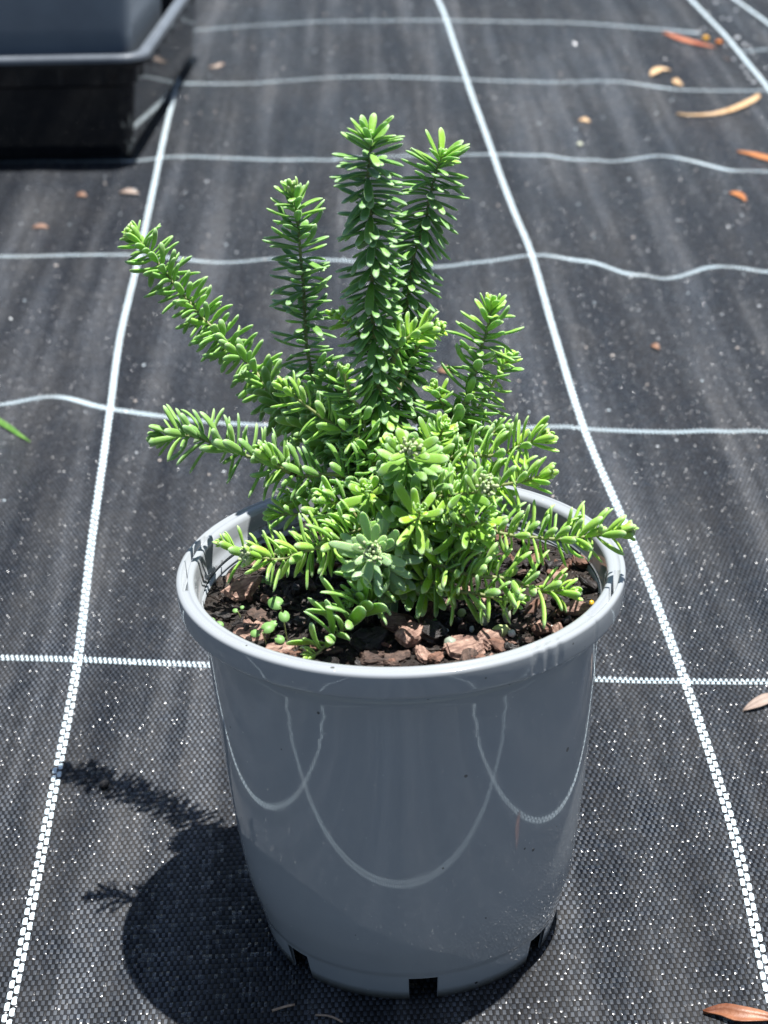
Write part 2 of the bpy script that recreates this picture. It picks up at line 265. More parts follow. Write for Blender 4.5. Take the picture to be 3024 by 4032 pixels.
def mat_pot():
    g = N('grey_pot_plastic'); co = g.coord()
    n1 = g.noise(22, 5, co); n2 = g.noise(900, 2, co)
    vor = g.n('TexVoronoi', {'Vector': co, 'Scale': 110.0, 'Randomness': 1.0})
    sz = g.n('TexWhiteNoise', {'Vector': vor.outputs['Position']}, noise_dimensions='3D').outputs['Value']
    spot = g.math('LESS_THAN', vor.outputs['Distance'], g.math('MULTIPLY', g.math('POWER', sz, 3.6), .15))
    base = g.mix(n1.outputs[0], (.325, .348, .365), (.358, .380, .395))
    base = g.mix(g.math('MULTIPLY', spot, .85), base, (.03, .025, .02))
    vor2 = g.n('TexVoronoi', {'Vector': co, 'Scale': 260.0, 'Randomness': 1.0})
    sz2 = g.n('TexWhiteNoise', {'Vector': vor2.outputs['Position']}, noise_dimensions='3D').outputs['Value']
    pale = g.math('LESS_THAN', vor2.outputs['Distance'], g.math('MULTIPLY', g.math('POWER', sz2, 4.0), .12))
    base = g.mix(g.math('MULTIPLY', pale, .7), base, (.62, .62, .60))
    film = g.ramp(g.noise(14, 7, g.n('Mapping', {'Vector': co, 'Scale': (1, 1, .35)}).outputs[0], .7).outputs[0], [(.46, (0, 0, 0)), (.75, (1, 1, 1))])
    base = g.mix(g.math('MULTIPLY', film, .28), base, (.36, .36, .35))
    zz = g.n('SeparateXYZ', {0: co}).outputs[2]
    soilst = g.math('MULTIPLY', g.ramp(g.noise(160, 6, co, .7).outputs[0], [(.52, (0, 0, 0)), (.64, (1, 1, 1))]), g.math('MULTIPLY', g.math('LESS_THAN', zz, .1800), g.math('GREATER_THAN', zz, .1735)))
    inside = g.math('LESS_THAN', g.n('VectorMath', {0: g.n('VectorMath', {0: co, 1: (1, 1, 0)}, operation='MULTIPLY').outputs[0]}, operation='LENGTH').outputs['Value'], .0912)
    base = g.mix(g.math('MULTIPLY', g.math('MULTIPLY', soilst, inside), .8), base, (.03, .02, .015))
    bmp = g.n('Bump', {'Height': n2.outputs[0], 'Strength': .05, 'Distance': .00004})
    rough = g.math('ADD', g.math('MULTIPLY', g.noise(60, 4, co).outputs[0], .06), g.math('ADD', .018, g.math('MULTIPLY', film, .04)))
    g.set(Base_Color=base, Roughness=rough, Normal=bmp.outputs[0])
    g.b.inputs['Specular IOR Level'].default_value = .8
    return g.m
def mat_plain(name, a, b, scale=60, rough=.6, bump=0.0, bscale=200, bdist=.0005, spec=.5):
    g = N(name); co = g.coord()
    n_ = g.noise(scale, 5, co, .6)
    g.set(Base_Color=g.mix(g.ramp(n_.outputs[0], [(.3, (0, 0, 0)), (.7, (1, 1, 1))]), a, b), Roughness=rough)
    if bump:
        bm_ = g.noise(bscale, 6, co, .65)
        g.set(Normal=g.n('Bump', {'Height': bm_.outputs[0], 'Strength': bump, 'Distance': bdist}).outputs[0])
    g.b.inputs['Specular IOR Level'].default_value = spec
    return g.m
def mat_leaf():
    # 'leaf' attribute: r = tone, g = position along the leaf, b = youth (fresh yellow green)
    g = N('leaf_green'); at = g.n('Attribute', attribute_name='leaf'); s = g.n('SeparateColor', {0: at.outputs['Color']})
    r_, t_, y_ = s.outputs
    old = g.mix(r_, (.075, .20, .032), (.16, .35, .07))
    yng = g.mix(r_, (.21, .45, .016), (.42, .66, .045))
    base = g.mix(y_, old, yng)
    co = g.coord(); n_ = g.noise(900, 3, co)
    tip = g.math('MULTIPLY', g.ramp(t_, [(.78, (0, 0, 0)), (1.0, (1, 1, 1))]), .6)
    tip = g.math('ADD', tip, g.math('MULTIPLY', g.ramp(n_.outputs[0], [(.5, (0, 0, 0)), (.75, (1, 1, 1))]), .16), clamp=True)
    base = g.mix(tip, base, (.52, .66, .46))
    base = g.mix(g.math('MULTIPLY', at.outputs['Alpha'], .24), base, (.34, .52, .24))
    brn = g.math('MULTIPLY', g.math('GREATER_THAN', g.noise(160, 2, co).outputs[0], .72), .35)
    base = g.mix(brn, base, (.30, .30, .06))
    g.set(Base_Color=base, Roughness=.5)
    b = g.b
    b.inputs['Subsurface Weight'].default_value = .55
    b.inputs['Subsurface Radius'].default_value = (.7, 1.0, .22)
    b.inputs['Subsurface Scale'].default_value = .0022
    b.inputs['Sheen Weight'].default_value = .22; b.inputs['Sheen Roughness'].default_value = .4
    b.inputs['Sheen Tint'].default_value = (.9, 1, .85, 1)
    b.inputs['Specular IOR Level'].default_value = .35
    bm_ = g.n('Bump', {'Height': g.noise(2500, 2, co).outputs[0], 'Strength': .25, 'Distance': .0001})
    g.set(Normal=bm_.outputs[0])
    return g.m
M_WEAVE, M_WHITE, M_POT = mat_weave(), mat_white(), mat_pot()
M_LEAF = mat_leaf()
M_STEM = mat_plain('green_stem', (.16, .22, .07), (.30, .30, .12), 500, .6, .4, 1500, .0002)
M_WOOD = mat_plain('brown_stem', (.045, .028, .018), (.12, .075, .045), 400, .8, .8, 900, .0005)
M_BUD = mat_plain('flower_bud', (.34, .42, .20), (.55, .60, .36), 900, .65, .3, 3000, .0001)
M_SOIL = mat_plain('potting_mix', (.006, .0045, .0035), (.030, .020, .014), 500, .8, 1.0, 700, .0012)
M_CRUMB = mat_plain('bark_crumb', (.008, .006, .005), (.05, .032, .022), 300, .6, .6, 1200, .0004)
def mat_bark(name, a, b, dark, rough=.75):
    g = N(name); co = g.coord()
    n1 = g.noise(260, 6, co, .7); st = g.n('Mapping', {'Vector': co, 'Scale': (90, 700, 300)}).outputs[0]
    n2 = g.noise(1.0, 5, st, .65); n3 = g.noise(150, 4, co, .6)
    base = g.mix(g.ramp(n1.outputs[0], [(.32, (0, 0, 0)), (.68, (1, 1, 1))]), a, b)
    base = g.mix(g.ramp(n2.outputs[0], [(.44, (.75, .75, .75)), (.54, (0, 0, 0))]), base, dark)
    base = g.mix(g.ramp(n3.outputs[0], [(.56, (0, 0, 0)), (.62, (.8, .8, .8))]), base, dark)
    h = g.math('ADD', n2.outputs[0], n1.outputs[0])
    g.set(Base_Color=base, Roughness=rough, Normal=g.n('Bump', {'Height': h, 'Strength': 1.0, 'Distance': .0006}).outputs[0])
    return g.m
BARK = [mat_bark('pink_brown_bark', (.26, .155, .115), (.50, .33, .25), (.12, .06, .045)),
        mat_bark('red_brown_bark', (.12, .055, .035), (.28, .15, .10), (.04, .02, .014)),
        mat_bark('dark_bark', (.010, .008, .007), (.040, .030, .026), (.004, .003, .003), .5),
        mat_bark('mid_bark', (.055, .033, .024), (.16, .10, .075), (.02, .012, .009))]
M_BLACK = mat_plain('black_tray_plastic', (.004, .005, .007), (.008, .009, .011), 60, .07, .02, 900, .0001, .5)
M_GREY = mat_plain('slate_pot_plastic', (.17, .20, .235), (.20, .235, .27), 30, .22, .05, 900, .0001, .6)
LITMAT = {'tan': mat_plain('dry_tan_leaf', (.46, .28, .13), (.70, .49, .29), 90, .55, .4, 500, .0004),
          'orange': mat_plain('dry_orange_leaf', (.42, .13, .035), (.60, .26, .10), 90, .5, .4, 500, .0004),
          'rust': mat_plain('rusty_leaf', (.09, .025, .015), (.32, .13, .06), 60, .45, .5, 500, .0004),
          'greybrown': mat_plain('weathered_leaf', (.20, .14, .11), (.42, .33, .27), 80, .6, .5, 500, .0004),
          'red': mat_plain('dry_red_leaf', (.38, .10, .05), (.58, .25, .14), 90, .5, .4, 500, .0004),
          'green': mat_plain('fresh_grass', (.10, .26, .04), (.22, .40, .09), 90, .45, .2, 500, .0002),
          'brown': mat_plain('brown_scrap', (.16, .08, .05), (.34, .19, .12), 90, .6, .5, 500, .0004),
          'twig': mat_plain('pale_twig', (.26, .17, .11), (.45, .33, .24), 400, .7, .5, 900, .0003)}
PELMAT = {'black': mat_plain('black_pellet', (.006, .005, .005), (.016, .013, .012), 300, .5, .6, 900, .0005),
          'amber': mat_plain('amber_bead', (.75, .36, .02), (.85, .45, .04), 90, .25),
          'orange': mat_plain('orange_bead', (.80, .20, .01), (.88, .27, .02), 90, .25),
          'ivory': mat_plain('ivory_husk', (.55, .56, .40), (.72, .73, .58), 200, .5, .4, 900, .0004),
          'white': mat_plain('perlite', (.62, .63, .58), (.80, .80, .76), 500, .8, .7, 1500, .0005),
          'lime': mat_plain('lime_husk', (.32, .42, .13), (.52, .58, .28), 200, .5, .4, 900, .0004),
          'yellow': mat_plain('yellow_bead', (.75, .42, .03), (.85, .52, .06), 90, .3)}
def mat_glint():
    g = N('white_glint_droplet'); g.set(Base_Color=(.9, .93, .95), Roughness=.2)  # white base stands in for the droplets' sun glint
    g.b.inputs['IOR'].default_value = 1.4; g.b.inputs['Transmission Weight'].default_value = .25
    return g.m
M_GLINT = mat_glint()
def mat_sand():
    g = N('sand_grit'); oi = g.n('Attribute', attribute_name='leaf').outputs['Color']
    g.set(Base_Color=oi, Roughness=.22); g.b.inputs['Specular IOR Level'].default_value = .8
    return g.m
M_SAND = mat_sand()

# ---------------------------------------------------------------- ground
WR = [(0.10, .020, .0016, .9), (0.245, .014, .0022, 1.0), (0.285, .010, .0020, 1.0), (0.335, .016, .0024, .7), (0.405, .012, .0018, .9), (-.05, .02, .0012, 1.3), (-.33, .02, .0015, 1.1)]
def gz(x, y):
    x = np.asarray(x, float); y = np.asarray(y, float)
    z = .0020*np.sin(x*9+1.3*np.sin(y*3.1))*np.cos(y*5.2+x*2) + .0010*np.sin(x*23+y*7)*np.sin(y*11-x*5)
    for x0_, wd, a, yc in WR:
        xc = x0_ + .035*np.sin(y*2.3+x0_*9) - .05*(y-.6)
        z = z + a*np.exp(-((x-xc)/wd)**2)*np.exp(-((y-yc)/.55)**2)
    k = 1-np.exp(-(np.maximum(0, np.hypot(x, y)-.085)/.07)**2)
    return z*k
def axis(lo, hi, st, far):
    a = list(np.arange(lo, hi+1e-9, st)); d = st; v = a[-1]
    while v < far: d *= 1.35; v += d; a.append(v)
    d = st; v = a[0]; pre = []
    while v > -far: d *= 1.35; v -= d; pre.append(v)
    return np.array(pre[::-1]+a)
xs, ys = axis(-.7, .9, .008, 25), axis(-.6, 2.5, .010, 25)
X, Y = np.meshgrid(xs, ys)
Z = gz(X, Y)*np.exp(-np.maximum(0, np.hypot(X, Y)-2.6)**2)
verts = list(np.stack([X.ravel(), Y.ravel(), Z.ravel()], 1)); nx_, ny_ = len(xs), len(ys)
faces = [(j*nx_+i, j*nx_+i+1, (j+1)*nx_+i+1, (j+1)*nx_+i) for j in range(ny_-1) for i in range(nx_-1)]
midx = [0]*len(faces)
def pillow(cx, cy, tx, ty, hl, hw):
    """one exposed white tape float: hl half length along (tx,ty), hw half width"""
    b0 = len(verts); nu, nv = 4, 3
    for i in range(nu+1):
        for j in range(nv+1):
            a = -1+2*i/nu; b = -1+2*j/nv
            rr = 1-.22*abs(b)**3*(abs(a) > .9)
            px = cx+tx*a*hl*rr-ty*b*hw; py = cy+ty*a*hl*rr+tx*b*hw
            verts.append((px, py, float(gz(px, py)) + .0002 + .00075*(1-a*a) + .00012*(1-b*b)))
    for i in range(nu):
        for j in range(nv):
            q = b0+i*(nv+1)+j
            faces.append((q, q+nv+1, q+nv+2, q+1)); midx.append(1)
def extend(c, lo, hi, k):
    """carry a traced marker line on past the measured stretch"""
    c = [tuple(p) for p in c]
    if c[0][k] > c[-1][k]: c = c[::-1]
    d0 = np.array(c[0])-np.array(c[1]); d1 = np.array(c[-1])-np.array(c[-2])
    g0 = (0.0, 1.0) if k else (1.0, -.09)
    out = list(c)
    if c[0][k] > lo:
        s = c[0][k]-lo; out = [(c[0][0]-(.02*q_ if k == 1 else q_), c[0][1]-(q_ if k == 1 else -.09*q_)) for q_ in (s, s*.75, s*.5, s*.25, s*.1)]+out
    if c[-1][k] < hi:
        s = hi-c[-1][k]; out = out+[(c[-1][0]-(.03*q_ if k == 1 else -q_), c[-1][1]+(q_ if k == 1 else -.09*q_)) for q_ in (s*.1, s*.25, s*.5, s)]
    return out
def warp_line(c):
    P, s = spline(c, .0041)
    T = np.gradient(P, axis=0); T /= np.linalg.norm(T, axis=1)[:, None]
    for i in range(len(P)):
        side = 1 if i % 2 else -1
        cx, cy = P[i]; tx, ty = T[i]; j = random.uniform(-.00012, .00012)
        pillow(cx-ty*(side*.00136+j), cy+tx*(side*.00136+j), tx, ty, .0032*random.uniform(.93, 1.04), .00114)
def weft_line(c):
    P, s = spline(c, .00152)
    T = np.gradient(P, axis=0); T /= np.linalg.norm(T, axis=1)[:, None]
    for i in range(len(P)):
        side = 1 if i % 2 else -1
        cx, cy = P[i]; tx, ty = T[i]
        pillow(cx-ty*side*.00165, cy+tx*side*.00165, tx, ty, .00090, .00142)
cols = [extend(COLS[0], -1.1, 2.9, 1), extend(COLS[1], -1.1, 2.9, 1), extend(COLS[2], .0, 2.9, 1)]
cols[2] = [p for p in cols[2] if p[1] > 1.2]+[]
for c in cols: warp_line(c)
warp_line([(.56, 1.2), (.545, 1.75), (.53, 1.95), (.50, 2.3), (.50, 2.8)])
warp_line([(-.545, -1.0), (-.56, 0.0), (-.60, 1.2), (-.62, 2.6)])
warp_line([(.50, -1.0), (.515, 0.0), (.505, .8), (.475, 1.3)])
for i, c in enumerate(ROWS):
    hi = .62; lo = -.62
    if i == 5: hi = .40
    if i == 6: lo = .40
    if i == 3: lo = -.45
    weft_line(extend(c, lo, hi, 0) if i not in (6,) else c)
weft_line([(-.62, -.085), (-.3, -.118), (0, -.150), (.3, -.175), (.62, -.20)])
weft_line([(-.62, -.46), (-.3, -.49), (0, -.52), (.3, -.55), (.62, -.58)])
weft_line([(-.62, 2.42), (0, 2.40), (.6, 2.3)])
ground = obj('ground', verts, faces, [M_WEAVE, M_WHITE], midx=midx)
tag(ground, 'black woven weed mat with white marker threads in a wavy grid', None, None, 'structure')

# ---------------------------------------------------------------- the pot
def lathe(name, prof, mat, parent, nseg=240, skip=None, zmod=None, close=False, rmod=None):
    vs, fs = [], []
    n = len(prof)
    for k in range(nseg):
        a = 2*math.pi*k/nseg; ad = (math.degrees(a)+360) % 360
        for i, (r_, z_) in enumerate(prof):
            if zmod: z_ = zmod(i, ad, z_)
            if rmod: r_ = rmod(i, ad, r_)
            vs.append((r_*math.cos(a), r_*math.sin(a), z_))
    for k in range(nseg):
        k2 = (k+1) % nseg; ad = 360*(k+.5)/nseg
        for i in range(n-1 if not close else n):
            i2 = (i+1) % n
            if skip and skip(i, ad): continue
            fs.append((k*n+i, k2*n+i, k2*n+i2, k*n+i2))
    return obj(name, vs, fs, mat, parent)
pot = empty('plant_pot')
tag(pot, 'round grey plastic plant pot with rolled rim, full of bark mix, holding the shrub', 'plant pot')
SLOT = [273+i*360/7 for i in range(7)]
def in_slot(a): return any(abs((a-s+180) % 360-180) < 5.3 for s in SLOT)
def bend(pr):
    P, _ = spline(pr, .0045); return [tuple(p) for p in P]
body_prof = [(.0688, 0), (.0702, .006), (.0713, .0110), (.0719, .0138), (.0723, .0158), (.0725, .0161)] + \
            [(.0731, .0185), (.0742, .0225), (.0757, .0280), (.0775, .034), (.0796, .048), (.0816, .065), (.0832, .080), (.0846, .095), (.0859, .112), (.0871, .130), (.0879, .142)] + \
            [(.08808, .1450), (.08822, .1466), (.08832, .149), (.08850, .1506), (.08860, .153), (.08880, .1546), (.08890, .157), (.08910, .1588), (.08925, .1615), (.08945, .163), (.0900, .172)]
inner = [(.0893, .172), (.0884, .150), (.0868, .128), (.0838, .095), (.0806, .065), (.0745, .028), (.0700, .019), (.0700, .0138), (.0680, .0010)]
prof = body_prof+inner

body = lathe('body', prof, M_POT, pot, 336, close=True,
             skip=lambda i, a: in_slot(a) and (i <= 2 or i >= len(prof)-2))
# floor of the pot
fl = [(0.0, .019), (.0705, .019), (.0705, .0165), (0.0, .0165)]
lathe('pot_floor', [(0.0005, .0185), (.0705, .0185), (.0695, .0168), (.0005, .0168)], mat_plain('pot_floor_plastic', (.17, .2, .23), (.2, .23, .26), 60, .5), pot, 96)  # floor plastic is darker than the pot walls
# rolled rim: inner wall, lip, recessed gripping slots, skirt
def grip(a): return 326 < a < 352 or 158 < a < 190
rim_prof = [(.0888, .160), (.0893, .1640), (.0886, .1648), (.0886, .1654), (.0896, .1662), (.0898, .1684), (.0890, .1692), (.0890, .1698), (.0901, .1706), (.0903, .1728), (.0896, .1736), (.0896, .1742), (.0907, .1750), (.0914, .1795), (.0920, .1843), (.0925, .1858), (.0934, .1864),
            (.0946, .1866), (.0951, .1866), (.0953, .1863), (.0977, .1863), (.0979, .1866), (.0986, .1867),
            (.0998, .1861), (.1003, .1856), (.1004, .1845), (.1002, .1800), (.0998, .1762), (.0997, .1751), (.0994, .1746), (.0988, .1745), (.0940, .1747), (.0915, .1748), (.0895, .1740)]
def rz_(i, a, z):
    if i in (19, 20) and grip(a): return z-.0085
    if 17 <= i <= 22:
        for s in (303, 306.5, 310): 
            if abs(a-s) < .9: return z-.0006
    return z
def rr_(i, a, r):
    if 23 <= i <= 28:
        for s in (303, 306.5, 310):
            if abs(a-s) < .9: return r-.0007
        if abs(a-324.5) < .5 or abs(a-153) < .5: return r-.0005
    return r
rim = lathe('rim', rim_prof, M_POT, pot, 480, zmod=rz_, rmod=rr_)

# ---------------------------------------------------------------- potting mix and bark
SZ = .1655
def soilz(x, y):
    return SZ + .0025*noise.noise(Vector((x*40, y*40, 1)))+.0018*noise.noise(Vector((x*120, y*120, 2)))+.0030*(math.hypot(x, y)/.088)**2
vs, fs = [(0, 0, soilz(0, 0))], []
nr, na = 34, 150
for i in range(1, nr+1):
    for k in range(na):
        r_ = .0893*i/nr; a = 2*math.pi*k/na
        vs.append((r_*math.cos(a), r_*math.sin(a), soilz(r_*math.cos(a), r_*math.sin(a))+random.uniform(-.0007, .0007)))
for k in range(na): fs.append((0, 1+k, 1+(k+1) % na))
for i in range(nr-1):
    for k in range(na):
        a0 = 1+i*na+k; a1 = 1+i*na+(k+1) % na
        fs.append((a0, a0+na, a1+na, a1))
b0 = len(vs)
for k in range(na):
    a = 2*math.pi*k/na; vs.append((.0735*math.cos(a), .0735*math.sin(a), .024))
for k in range(na):
    a0 = 1+(nr-1)*na+k; a1 = 1+(nr-1)*na+(k+1) % na
    fs.append((a0, b0+k, b0+(k+1) % na, a1))
fs.append(tuple(range(b0+na-1, b0-1, -1)))
soil = obj('potting_mix', vs, fs, M_SOIL)
tag(soil, 'dark crumbly potting mix filling the grey pot under the shrub', 'potting mix', None, 'stuff')
def chunk(L, Wd, H, n=7, jag=.25, layers=3):
    """angular flat flake: an irregular outline, layered edges"""
    vs, fs = [], []
    ang = sorted((2*math.pi*(k+random.uniform(-.3, .3))/n) for k in range(n))
    rad = [1+random.uniform(-jag, jag) for _ in ang]
    for l in range(layers):
        z = H*(l/(layers-1)-.5); sc = [.84, 1.0, .88][l] if layers == 3 else 1
        for a, r_ in zip(ang, rad):
            rr = r_*sc*(1+random.uniform(-.07, .07))
            vs.append([L*.5*math.cos(a)*rr, Wd*.5*math.sin(a)*rr, z+random.uniform(-.12, .12)*H+.10*L*math.cos(a)**2*(1 if jag > .2 else 0)])
    for l in range(layers-1):
        for k in range(n):
            k2 = (k+1) % n
            fs.append((l*n+k, l*n+k2, (l+1)*n+k2, (l+1)*n+k))
    c = len(vs); vs.append([random.uniform(-.1, .1)*L, random.uniform(-.1, .1)*Wd, H*.62]); vs.append([0, 0, -H*.5])
    t = (layers-1)*n
    for k in range(n): fs.append((t+k, t+(k+1) % n, c)); fs.append(((k+1) % n, k, c+1))
    return vs, fs
def subdiv_rough(vs, fs, amt):
    bm = bmesh.new(); bv = [bm.verts.new(v) for v in vs]
    for f_ in fs: bm.faces.new([bv[i] for i in f_])
    bmesh.ops.recalc_face_normals(bm, faces=bm.faces)
    bmesh.ops.triangulate(bm, faces=bm.faces[:])
    for _ in range(2): bmesh.ops.subdivide_edges(bm, edges=bm.edges[:], cuts=1, use_grid_fill=True, fractal=.9, along_normal=.2, seed=random.randint(0, 9999))
    bmesh.ops.smooth_vert(bm, verts=bm.verts, factor=.2, use_axis_x=True, use_axis_y=True, use_axis_z=True)
    sd_ = random.uniform(0, 90); bm.normal_update(); size = max(max(abs(c) for c in v.co) for v in bm.verts)
    for v in bm.verts:
        q = v.co/size; k = noise.noise(Vector((q.x*2.2+sd_, q.y*2.2, q.z*3)))*.06+noise.noise(Vector((q.x*7, q.y*1.6+sd_, q.z*8)))*.07
        v.co += v.normal*size*k
    me = bpy.data.meshes.new('bark_chip'); bm.to_mesh(me); bm.free(); return me
def chip(x, y, L, Wd, H, mat, label, rx=0, ry=0, rz=0, dz=0, group=None, fine=False, name='bark_chip', cat='bark chip'):
    v_, f_ = chunk(L, Wd, H, random.choice((5, 6, 7, 8)), .26)
    if fine or L > .0060:
        me = subdiv_rough(v_, f_, .02)
    else:
        me = bpy.data.meshes.new('bark_chip'); me.from_pydata([tuple(q) for q in v_], [], f_)
    me.materials.append(mat)
    o = bpy.data.objects.new(name, me); COL.objects.link(o)
    o.location = (x, y, soilz(x, y)+H*.35+dz); o.rotation_euler = (rx, ry, rz)
    tag(o, label, cat, group); return o
from_chips = [
((-0.0713, 0.009), 18, 12, 4.5, 0, 'large pinkish wedge of bark at the left side of the soil, under the budded shoot', 0.55, -0.25, 0.3, 0.003),
((-0.0648, -0.0097), 12, 9, 3, 3, 'brown bark chip just below the large pinkish wedge', 0.3, 0.1, 0.6, 0.001),
((-0.0665, -0.028), 15, 10, 2.6, 0, 'flat pink bark flake at the left front, beneath the seedling with dark leaves', 0.2, 0.1, -0.2, 0.0005),
((-0.0537, -0.0425), 13, 9, 2.5, 0, 'tan-pink bark flake against the front rim below the tallest seedling', 0.25, 0, 0.4, 0.0015),
((-0.0143, -0.0382), 19, 14, 4, 2, 'large black-brown bark slab leaning beside the frontmost low shoot', 0.45, -0.25, 0.5, 0.003),
((-0.0048, -0.0238), 12, 8, 2.2, 0, 'thin grey-pink curl of bark above the large dark slab', 0.55, 0.2, 0.2, 0.005),
((-0.0069, -0.0525), 22, 8, 3, 3, 'long brown bark slab with a frayed edge at the front rim', 0.25, 0.05, 0.05, 0.001),
((0.0034, -0.0357), 17, 13, 6, 0, 'thick pinkish bark lump right of the large dark slab', 0.4, 0.1, 1.1, 0.003),
((-0.0002, -0.0198), 9, 7, 3, 1, 'reddish bark chip standing behind the thick pinkish lump', 0.6, 0.2, 0.2, 0.004),
((0.0134, -0.0347), 13, 12, 6, 2, 'black bark lump between the pink lumps at the front', 0.3, 0.2, 0.4, 0.002),
((0.0119, -0.0127), 15, 7, 2, 1, 'upright thin brown bark splinter behind the black lump', 0.7, -0.5, 0.9, 0.004),
((0.0266, -0.0483), 16, 13, 4, 0, 'broad pink bark flake at the front right of centre, left of the blocky one', 0.35, -0.1, 0.3, 0.002),
((0.0361, -0.0431), 13, 11, 6, 0, 'blocky pink-tan bark piece beside the pale green husk', 0.4, 0.1, 0.9, 0.003),
((0.041, -0.0477), 10, 8, 3, 1, 'reddish bark piece pressed against the blocky pink one', 0.35, 0.3, 0.2, 0.001),
((0.0128, -0.0548), 9, 6, 3, 1, 'small rust bark piece right at the front rim below the black lump', 0.4, 0.2, 0.9, 0.001),
((0.0607, -0.0364), 10, 7, 3.5, 1, 'orange-brown bark nugget near the right front rim', 0.3, 0.1, 0.2, 0.002),
((0.078, -0.0167), 11, 11, 3, 0, 'squarish pink bark flake standing at the right rim under the low right shoot', 0.75, -0.1, 0.1, 0.003),
((0.0501, -0.0296), 9, 7, 3, 3, 'mid-brown bark chip behind the orange-brown nugget', 0.2, 0.1, 0.4, 0.002),
((0.0286, 0.0135), 9, 7, 3, 0, 'pinkish bark bit seen below the right-hand rosette leaves', 0.3, 0.1, 0.4, 0.001),
((0.034, -0.0017), 11, 8, 3, 0, 'pink bark bit behind the two pale husks', 0.3, 0.1, 1.0, 0.001),
((0.0497, -0.0011), 9, 7, 3, 0, 'pale pink bark bit under the middle of the low right shoot', 0.2, 0.1, 0.3, 0.001),
((0.0581, -0.0126), 11, 5, 2, 1, 'slender reddish bark splinter under the tip of the low right shoot', 0.4, -0.4, 0.8, 0.003),
((0.0836, 0.0255), 14, 9, 3, 1, 'reddish bark slab beneath the long right shoot by the rim', 0.3, 0.3, 0.2, 0.003),
((0.0638, 0.0319), 10, 7, 3, 1, 'reddish bark piece beneath the start of the long right shoot', 0.3, 0, 1.3, 0.002),
((0.0853, 0.0045), 12, 7, 4, 2, 'dark bark chunk at the right inner wall', 0.2, 0.5, 0.3, 0.002),
((0.0712, 0.0183), 8, 6, 3, 0, 'pinkish bark chip between the two right-hand shoots', 0.3, 0.1, 0.3, 0.001),
((-0.044, -0.0165), 9, 7, 3, 2, 'dark bark chip right of the tallest seedling', 0.2, 0.2, 0.4, 0.001),
((-0.0304, -0.0434), 9, 5, 2, 3, 'frayed brown bark strip just behind the stem of the frontmost low shoot', 0.3, 0, 0.4, 0.001),
((-0.0804, -0.0094), 8, 6, 3, 2, 'dark bark chip at the left inner wall by the front lip', 0.2, 0.1, 0.2, 0.001),
((-0.0532, -0.0181), 10, 5, 3, 2, 'long dark chip behind the tallest seedling', 0.2, 0.1, 0.1, 0.001),
((-0.0255, -0.0135), 8, 6, 3, 1, 'reddish bark bit left of the large dark slab under the low shoot', 0.3, 0.1, 0.4, 0.001)]
for (x, y), L, Wd, H, m, l, rx, ry, rz, dz in from_chips:
    chip(x, y, L*.00112, Wd*.0011, H*.0008, BARK[m], l, rx, ry, rz, dz*.7, None, True)

used_ = set()
cm = [2, 1, 0, 3]; cw = ['dark', 'reddish', 'pinkish', 'mid-brown']
def zone(x, y):
    r_ = math.hypot(x, y); a = (math.degrees(math.atan2(y, x))+360) % 360
    if r_ < .028: return ('left of' if x < -abs(y) else 'right of' if x > abs(y) else 'behind' if y > 0 else 'in front of')+' the foot of the shrub'
    side = ('on the right', 'at the right rear', 'at the back', 'at the left rear', 'on the left', 'at the left front', 'at the front', 'at the right front')[int((a+22.5)//45) % 8]
    return side+(' by the wall' if r_ > .072 else ' of the soil' if r_ > .050 else ', under shoots')
for i in range(200):
    a = random.uniform(0, 2*math.pi); r_ = .086*math.sqrt(random.random()); x, y = r_*math.cos(a), r_*math.sin(a)
    if y < -.062: y = -y*.5
    k = random.choices(range(4), (4.2, 2.2, 1.7, 2.8))[0]; L = random.uniform(.0038, .0115); el = random.uniform(.4, .9)
    sz_ = ('tiny' if L < .0055 else 'small' if L < .008 else 'large')+(' splinter-like' if el < .52 else ' blocky' if el > .76 else '')
    rx_, ry_ = random.gauss(0, .4), random.gauss(0, .4)
    lb_ = '%s %s bark chip %s' % (sz_, cw[k], zone(x, y))
    for ex_ in ('on edge' if abs(rx_)+abs(ry_) > .7 else 'lying flat' if abs(rx_)+abs(ry_) < .35 else 'tilted', 'outer one' if r_ > .06 else 'inner one'):
        if lb_ in used_: lb_ = lb_+', '+ex_
    used_.add(lb_)
    chip(x, y, L, L*el, random.uniform(.001, .0030), BARK[cm[k]], lb_, rx_, ry_, random.uniform(0, 6.28), random.uniform(0, .0012), 'small bark chips in the pot')
vs, fs, col = [], [], []
for i in range(5200):
    a = random.uniform(0, 2*math.pi); r_ = .0885*math.sqrt(random.random()); x, y = r_*math.cos(a), r_*math.sin(a)
    s = random.uniform(.0004, .0014); b0 = len(vs); z = soilz(x, y)+s*.3
    el_ = random.choice((1, 1, 1, 2.5, 4)); ca_, sa_ = math.cos(a*7), math.sin(a*7)
    for d in ((1, 0, 0), (-.4, .9, .1), (-.5, -.8, 0), (0, .1, .8), (.1, -.1, -.8)):
        d = ((d[0]*el_*ca_-d[1]*sa_), (d[0]*el_*sa_+d[1]*ca_), d[2]/(1 if el_ == 1 else 1.6)+(d[0]*.8 if el_ > 1 else 0))
        vs.append((x+s*d[0]*random.uniform(.6, 1.5), y+s*d[1]*random.uniform(.6, 1.5), z+s*d[2]))
    fs += [(b0, b0+1, b0+3), (b0+1, b0+2, b0+3), (b0+2, b0, b0+3), (b0+1, b0, b0+4), (b0+2, b0+1, b0+4), (b0, b0+2, b0+4)]
cr = obj('bark_crumbs', vs, fs, M_CRUMB, smooth=False)
tag(cr, 'fine dark bark crumbs covering the potting mix', 'crumbs', None, 'stuff')

